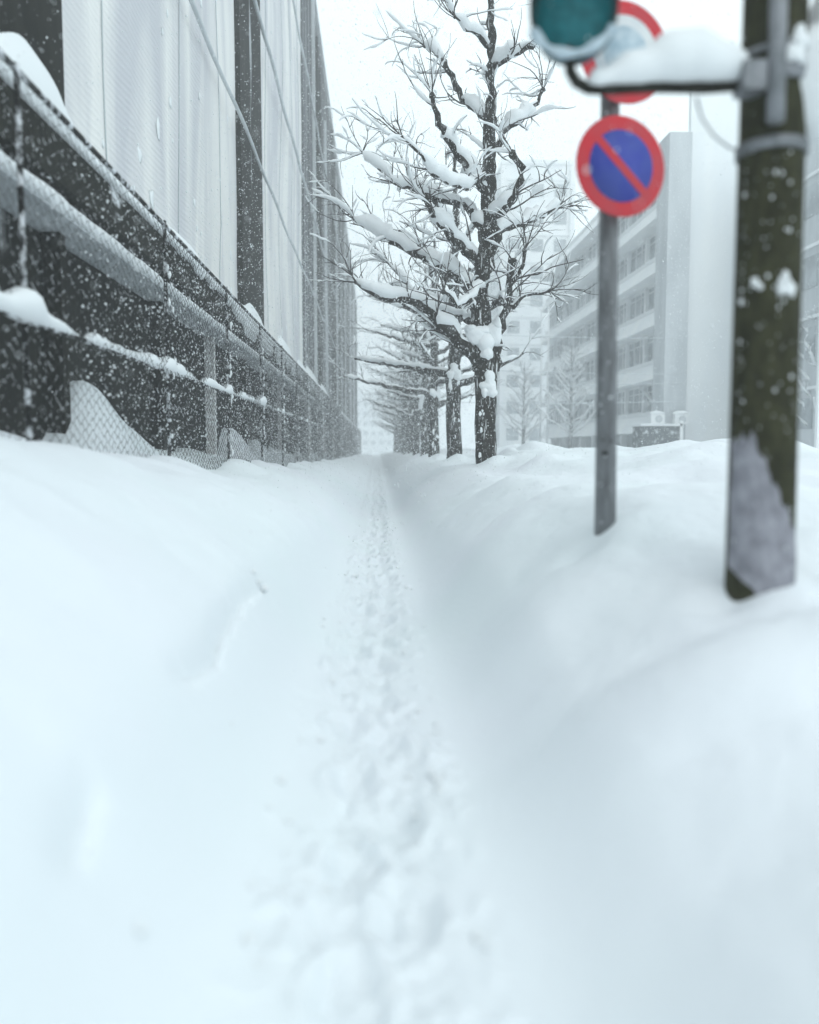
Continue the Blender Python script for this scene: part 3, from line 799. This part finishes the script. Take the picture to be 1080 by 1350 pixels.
# light poles and wires across the street
for px, Y, H, lab in ((712, 74, 13.5, 'thin pale street lamp post left of the banded office, the farther of two'), (721, 66, 12.5, 'thin pale street lamp post at the end of the office bands, the nearer of two')):
    p = at(px, 600, Y)
    r = thing('street_lamp', lab, 'street lamp', 'thin lamp posts across the street', loc=(p.x, Y, 0))
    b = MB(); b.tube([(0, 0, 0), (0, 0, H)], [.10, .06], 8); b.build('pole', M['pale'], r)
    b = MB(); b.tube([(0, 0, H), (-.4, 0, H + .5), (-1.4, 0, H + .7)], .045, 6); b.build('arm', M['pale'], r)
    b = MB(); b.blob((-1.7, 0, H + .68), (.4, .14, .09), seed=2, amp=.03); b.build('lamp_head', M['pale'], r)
for k, (ya, yb, nm) in enumerate(((437, 446, 'highest'), (484, 493, 'second'), (508, 505, 'third'), (531, 529, 'lowest'))):
    a, c_ = at(478, ya - 4, 44), at(900, yb, 46)
    pts = [(a.x * (1 - t) + c_.x * t, a.y * (1 - t) + c_.y * t, a.z * (1 - t) + c_.z * t - 1.1 * 4 * t * (1 - t) * .12) for t in np.linspace(0, 1, 14)]
    b = MB(); b.tube(pts, .018, 5); o = b.build('overhead_cable', M['concrete_grey'])
    tag(o, 'thin overhead cable crossing in front of the office block, %s of the four' % nm, 'cable', 'overhead cables across the street')

# ------------------------------------------------------------------ sign post
def sign_post():
    Y = 5.3
    bx = at(800, 640, Y).x
    root = thing('traffic_sign_post', 'grey metal post with a red and blue round sign and a red-rimmed sign above', 'sign post', loc=(bx, Y, 0))
    L0 = (bx, Y, 0)
    topz = at(820, -60, Y).z
    px_top = at(806, 0, Y).x
    b = MB(); b.tube([(bx, Y, .3), (bx + (px_top - bx) * .5, Y, 2.4), (px_top, Y, topz)], [.072, .062, .055], 20); b.build('pole', M['signpost'], root, True, L0)
    # maintenance slots and tags near the foot
    for px, py, w, h in ((797.5, 597.5, .036, .018), (795, 580, .010, .014), (806, 581, .008, .012)):
        p = at(px, py, Y - .070); b = MB(); b.box((p.x - w / 2, Y - .082, p.z - h / 2), (p.x + w / 2, Y - .060, p.z + h / 2)); b.build('slot', M['black'], root, False, L0)
    def disc(name, cx, cz, r_, inner, slash, tilt):
        s_ = bpy.data.objects.new(name, None); sc.collection.objects.link(s_); s_.parent = root
        s_.location = (cx - bx, -.11, cz); s_.rotation_euler = (0, 0, tilt)
        b = MB(); b.lathe([(0.001, .006), (r_, .006), (r_ + .004, 0), (r_, -.004), (r_ * .97, -.005), (.001, -.005)], (0, 0, 0), 'y', 48); b.build('plate', M['red'], s_)
        b = MB(); b.lathe([(r_ * .72, -.0052), (r_ * .72, -.0085), (.001, -.0085)], (0, 0, 0), 'y', 48); f = b.build('face', inner, s_)
        if slash:
            b = MB(); w = r_ * .085; l = r_ * .735
            d = np.array([math.sin(R(47)), 0, -math.cos(R(47))]); n = np.array([d[2], 0, -d[0]])
            V = [d * l + n * w, d * l - n * w, -d * l - n * w, -d * l + n * w]
            V = [v + np.array([0, -.0118, 0]) for v in V] + [v + np.array([0, -.0088, 0]) for v in V]
            b.add(V, [(0, 1, 2, 3), (7, 6, 5, 4), (0, 4, 5, 1), (1, 5, 6, 2), (2, 6, 7, 3), (3, 7, 4, 0)]); b.build('slash', M['red'], s_, False)
        else:
            b = MB(); b.lathe([(r_ * .50, -.0088), (r_ * .50, -.0112), (.001, -.0112)], (0, 0, 0), 'y', 40); b.build('faded_centre', M['frostblue'], s_)
        b = MB(); b.box((-.05, .008, -.04), (.05, .06, .04)); b.build('bracket', M['galv'], s_, False)
        return s_
    c1 = at(818, 220, Y - .1); c2 = at(823, 70, Y - .1)
    tag(disc('no_parking_sign', c1.x, c1.z, .298, M['blue'], True, R(13)), 'blue disc with red rim and red slash')
    tag(disc('round_sign', c2.x, c2.z, .298, M['white'], False, R(13)), 'red-rimmed disc with frosted pale centre')
    return root
sign_post()

# ------------------------------------------------------------------ utility pole with signal arm
def utility_pole():
    Y = 3.8
    b0 = at(1001, 760, Y); t0 = at(1020, 0, Y)
    root = thing('utility_pole', 'thick dark utility pole with a grey sheet wrapped round its foot', 'pole', loc=(b0.x, Y, 0))
    L0 = (b0.x, Y, 0)
    dirx = (t0.x - b0.x) / (t0.z - b0.z)
    xa = lambda z: b0.x + dirx * (z - b0.z) * .5
    r_ = lambda z: .152 - .006 * (z - .9)
    zs = np.linspace(.2, 7, 30)
    b = MB(); b.tube([(xa(z), Y, z) for z in zs], [r_(z) for z in zs], 32); b.build('shaft', M['pole'], root, True, L0)
    # wrapped sheet: cylinder patch with a slanted, ragged top edge
    zb = .75
    n, m = 60, 14; V = []
    for i in range(n + 1):
        a = math.pi * (1.02 + i / n * .98)                   # front half, seen from the path
        u = i / n
        top = np.interp(u, [0, .25, .5, .78, 1], [1.62, 1.66, 1.40, 1.18, 1.06]) + .02 * math.sin(i * .9) + .012 * math.sin(i * 2.3)
        low = np.interp(u, [0, .3, .5, 1], [1.06, .96, .75, .7])
        for k in range(m + 1):
            z = low + (top - low) * k / m
            rr = r_(z) + .004 + .002 * math.sin(i * .7 + k)
            V.append((xa(z) + rr * math.cos(a), Y + rr * math.sin(a), z))
    Q = [(i * (m + 1) + k, (i + 1) * (m + 1) + k, (i + 1) * (m + 1) + k + 1, i * (m + 1) + k + 1) for i in range(n) for k in range(m)]
    b = MB(); b.add(V, Q); b.build('wrapped_sheet', M['sheet'], root, True, L0)
    # conduit on the front left
    zc0 = at(995, 180, Y).z
    b = MB(); pts = [(xa(z) - .065, Y - r_(z) - .03, z) for z in np.linspace(zc0, 7, 12)]; b.tube(pts, .038, 10); b.build('conduit', M['galv'], root, True, L0)
    # steel bands
    for py, h in ((200, .05), (108, .07), (78, .03)):
        z = at(1000, py, Y).z
        b = MB(); b.lathe([(r_(z) + .002, -h / 2), (r_(z) + .014, -h / 2), (r_(z) + .014, h / 2), (r_(z) + .002, h / 2)], (xa(z), Y, z), 'z', 32); b.build('band', M['galv'], root, True, L0)
    # snow stuck on the shaft
    fl = [(1034 + 5 * k, 366 + 9 * j, .02) for k, j in ((0, 0), (1, 1), (-1, 1), (.2, 1.8), (1.4, 1.9), (-1.4, 1.9))] + [(1000, 370, .017), (1004, 377, .014), (984, 393, .012), (1052, 52, .04), (1046, 72, .045), (1054, 66, .03)]
    for k in range(110):
        fl.append((962 + 88 * rnd.random(), 190 + 540 * rnd.random(), .0022 + .0060 * rnd.random() ** 3))
    m = MB()
    for k, (px, py, s_) in enumerate(fl):
        p = at(px, py, Y - .13); dx = p.x - xa(p.z); rr = r_(p.z) + .001
        dx = max(-rr * .95, min(rr * .95, dx)); yy = Y - math.sqrt(rr * rr - dx * dx)
        m.blob((xa(p.z) + dx, yy, p.z), (s_, s_ * .6, s_ * 1.2), seed=k, amp=.4, n=8, m=6)
    m.build('stuck_snow', M['snow'], root, True, L0)['kind'] = 'stuff'
    # arm towards the road on the far side, with a snow load
    a0, a1, a2 = at(1030, 196, Y), at(1060, 178, Y), at(1180, 110, Y)
    b = MB(); b.tube([(xa(a0.z), Y, a0.z - .02), tuple(a0), tuple(a1), tuple(a2)], [.022] * 4, 10); b.build('brace', M['galv'], root, True, L0)
    b = MB()
    P = densify([tuple(at(1044, 168, Y)), tuple(at(1062, 140, Y)), tuple(at(1095, 105, Y)), tuple(at(1170, 60, Y))], .05, .004, nrs)
    b.tube(P, np.linspace(.05, .22, len(P)) ** .8 * (1 + .06 * nrs.randn(len(P))) , 12, squash=1.3); b.build('brace_snow', M['snow'], root, True, L0)
    # loop of cable
    c = [tuple(at(px, py, Y - .05)) for px, py in ((918, 128), (925, 155), (940, 178), (960, 194), (985, 203))]
    b = MB(); b.tube(densify(c, .03, .001, nrs), .005, 6); b.build('drop_cable', M['galv'], root, True, L0)
utility_pole()

def signal():
    Y = 3.72
    j = at(985, 112, Y)
    root = thing('traffic_signal', 'teal round traffic signal head on a snow-laden arm clamped to the utility pole', 'traffic signal', loc=tuple(j))
    L0 = tuple(j)
    A = lambda px, py, d=0: tuple(at(px, py, Y + d))
    pts = [A(1000, 112, .05), A(975, 113), A(930, 116), A(860, 115), A(800, 118), A(776, 117), A(760, 108), A(752, 94), A(751, 70)]
    b = MB(); b.tube(densify(pts, .02, 0, nrs), .024, 12); b.build('arm', M['steel_dark'], root, True, L0)
    b = MB(); q = A(985, 112); b.box((q[0] - .05, q[1] - .09, q[2] - .05), (q[0] + .05, q[1] + .03, q[2] + .07)); b.build('clamp', M['galv'], root, False, L0)
    P = densify([A(776, 101), A(800, 96), A(840, 92), A(880, 87), A(920, 85), A(960, 88), A(984, 90)], .03, .002, nrs)
    n = len(P); rr = .055 + .022 * np.sin(np.linspace(0, 3.1, n)) * 1.0 + .02 * np.sin(np.linspace(.2, 2.9, n) * 2.1 + 3.6) + .012 * fbm(np.arange(n) * .55, np.arange(n) * 0 + 3, 3) + .003 * nrs.randn(n)
    rr[0] *= .4; rr[-1] *= .7
    P[:, 2] += (rr - .06) * .9
    b = MB(); b.tube(P, rr, 14, squash=1.2); b.build('arm_snow', M['snow'], root, True, L0)
    # head: a drum whose lens faces the path, with hood, bezel and snow on its lip
    c = Vector(A(757, 20)); r_ = .185
    hd = bpy.data.objects.new('signal_head', None); sc.collection.objects.link(hd); hd.parent = root
    hd.location = c - Vector(L0); hd.rotation_euler = (0, 0, R(-14))
    b = MB(); b.lathe([(.001, .16), (r_ * .6, .16), (r_ * .92, .10), (r_, .02), (r_, -.05), (r_ * .90, -.055), (r_ * .88, -.02)], (0, 0, 0), 'y', 40); b.build('housing', M['signal'], hd)
    b = MB(); b.lathe([(r_ * .87, -.022), (r_ * .7, -.040), (r_ * .4, -.055), (.001, -.060)], (0, 0, 0), 'y', 40); b.build('lens', M['lens'], hd)
    V = []; n = 32
    for i in range(n + 1):
        a = math.pi * (-.12 + 1.24 * i / n)
        for (rd, yy) in ((r_ * 1.01, -.04), (r_ * .99, -.22), (r_ * .965, -.22), (r_ * .985, -.04)):
            V.append((rd * math.cos(a), yy * (1 if yy > -.1 else (.55 + .45 * math.sin(max(0, min(math.pi, a))))), rd * math.sin(a)))
    Q = [(i * 4 + k, (i + 1) * 4 + k, (i + 1) * 4 + (k + 1) % 4, i * 4 + (k + 1) % 4) for i in range(n) for k in range(4)]
    b = MB(); b.add(V, Q); b.build('hood', M['black'], hd)
    b = MB()
    P = np.array([(r_ * 1.0 * math.cos(a), -.06, r_ * 1.0 * math.sin(a)) for a in np.linspace(-2.75, -.5, 20)])
    b.tube(P, .020 + .006 * np.sin(np.arange(20)), 8); b.build('frost_rim', M['frostblue'], hd)
    b = MB(); p = A(750, 72); b.tube([p, A(750, 60)], .032, 12); b.build('collar', M['black'], root, True, L0)
signal()

# ------------------------------------------------------------------ falling snow
def flakes():
    n1 = 50000
    x = nrs.uniform(-3.3, 14, n1); y = nrs.uniform(1.6, 46, n1); z = nrs.uniform(.2, 15, n1)
    n2 = 60000                                       # denser flurry funnelled along the fence and the trees
    x = np.concatenate([x, nrs.uniform(-3.3, 3.5, n2)]); y = np.concatenate([y, nrs.uniform(3, 40, n2)]); z = np.concatenate([z, nrs.uniform(.8, 8, n2)])
    keep = (z > ground_z(x, y, False) + .05) & (y > 1.8)
    C = np.stack([x, y, z], -1)[keep]
    n = len(C)
    r_ = (.0024 + .0052 * nrs.rand(n) ** 3) * np.clip(.6 + C[:, 1] / 16, .8, 2.2) + .006 * (nrs.rand(n) > .985)
    B = np.array([(1, 0, 0), (-1, 0, 0), (0, 1, 0), (0, -1, 0), (0, 0, 1), (0, 0, -1)], float)
    F = np.array([(0, 2, 4), (2, 1, 4), (1, 3, 4), (3, 0, 4), (2, 0, 5), (1, 2, 5), (3, 1, 5), (0, 3, 5)])
    J = 1 + .5 * (nrs.rand(n, 6, 1) - .5)
    V = C[:, None, :] + B[None] * J * r_[:, None, None] * np.array([1, 1, 1.25])
    T = (np.arange(n)[:, None, None] * 6 + F[None]).reshape(-1, 3)
    b = MB(); b.add(V.reshape(-1, 3), None, T)
    o = b.build('falling_snow', M['snow']); tag(o, 'falling snowflakes filling the air over the street', 'snowfall', kind='stuff')
flakes()

# ------------------------------------------------------------------ haze
def haze():
    b = MB(); b.box((-340, -30, -3.5), (340, 480, 42))
    m = bpy.data.materials.new('haze'); m.use_nodes = True
    N, L = m.node_tree.nodes, m.node_tree.links
    N.clear()
    out = N.new('ShaderNodeOutputMaterial'); v = N.new('ShaderNodeVolumePrincipled')
    v.inputs['Color'].default_value = (.97, .985, 1, 1); v.inputs['Density'].default_value = .0052
    L.new(v.outputs[0], out.inputs['Volume'])
    o = b.build('haze', m, None, False); tag(o, 'pale snow haze hanging over the whole street', 'haze', kind='stuff')
haze()
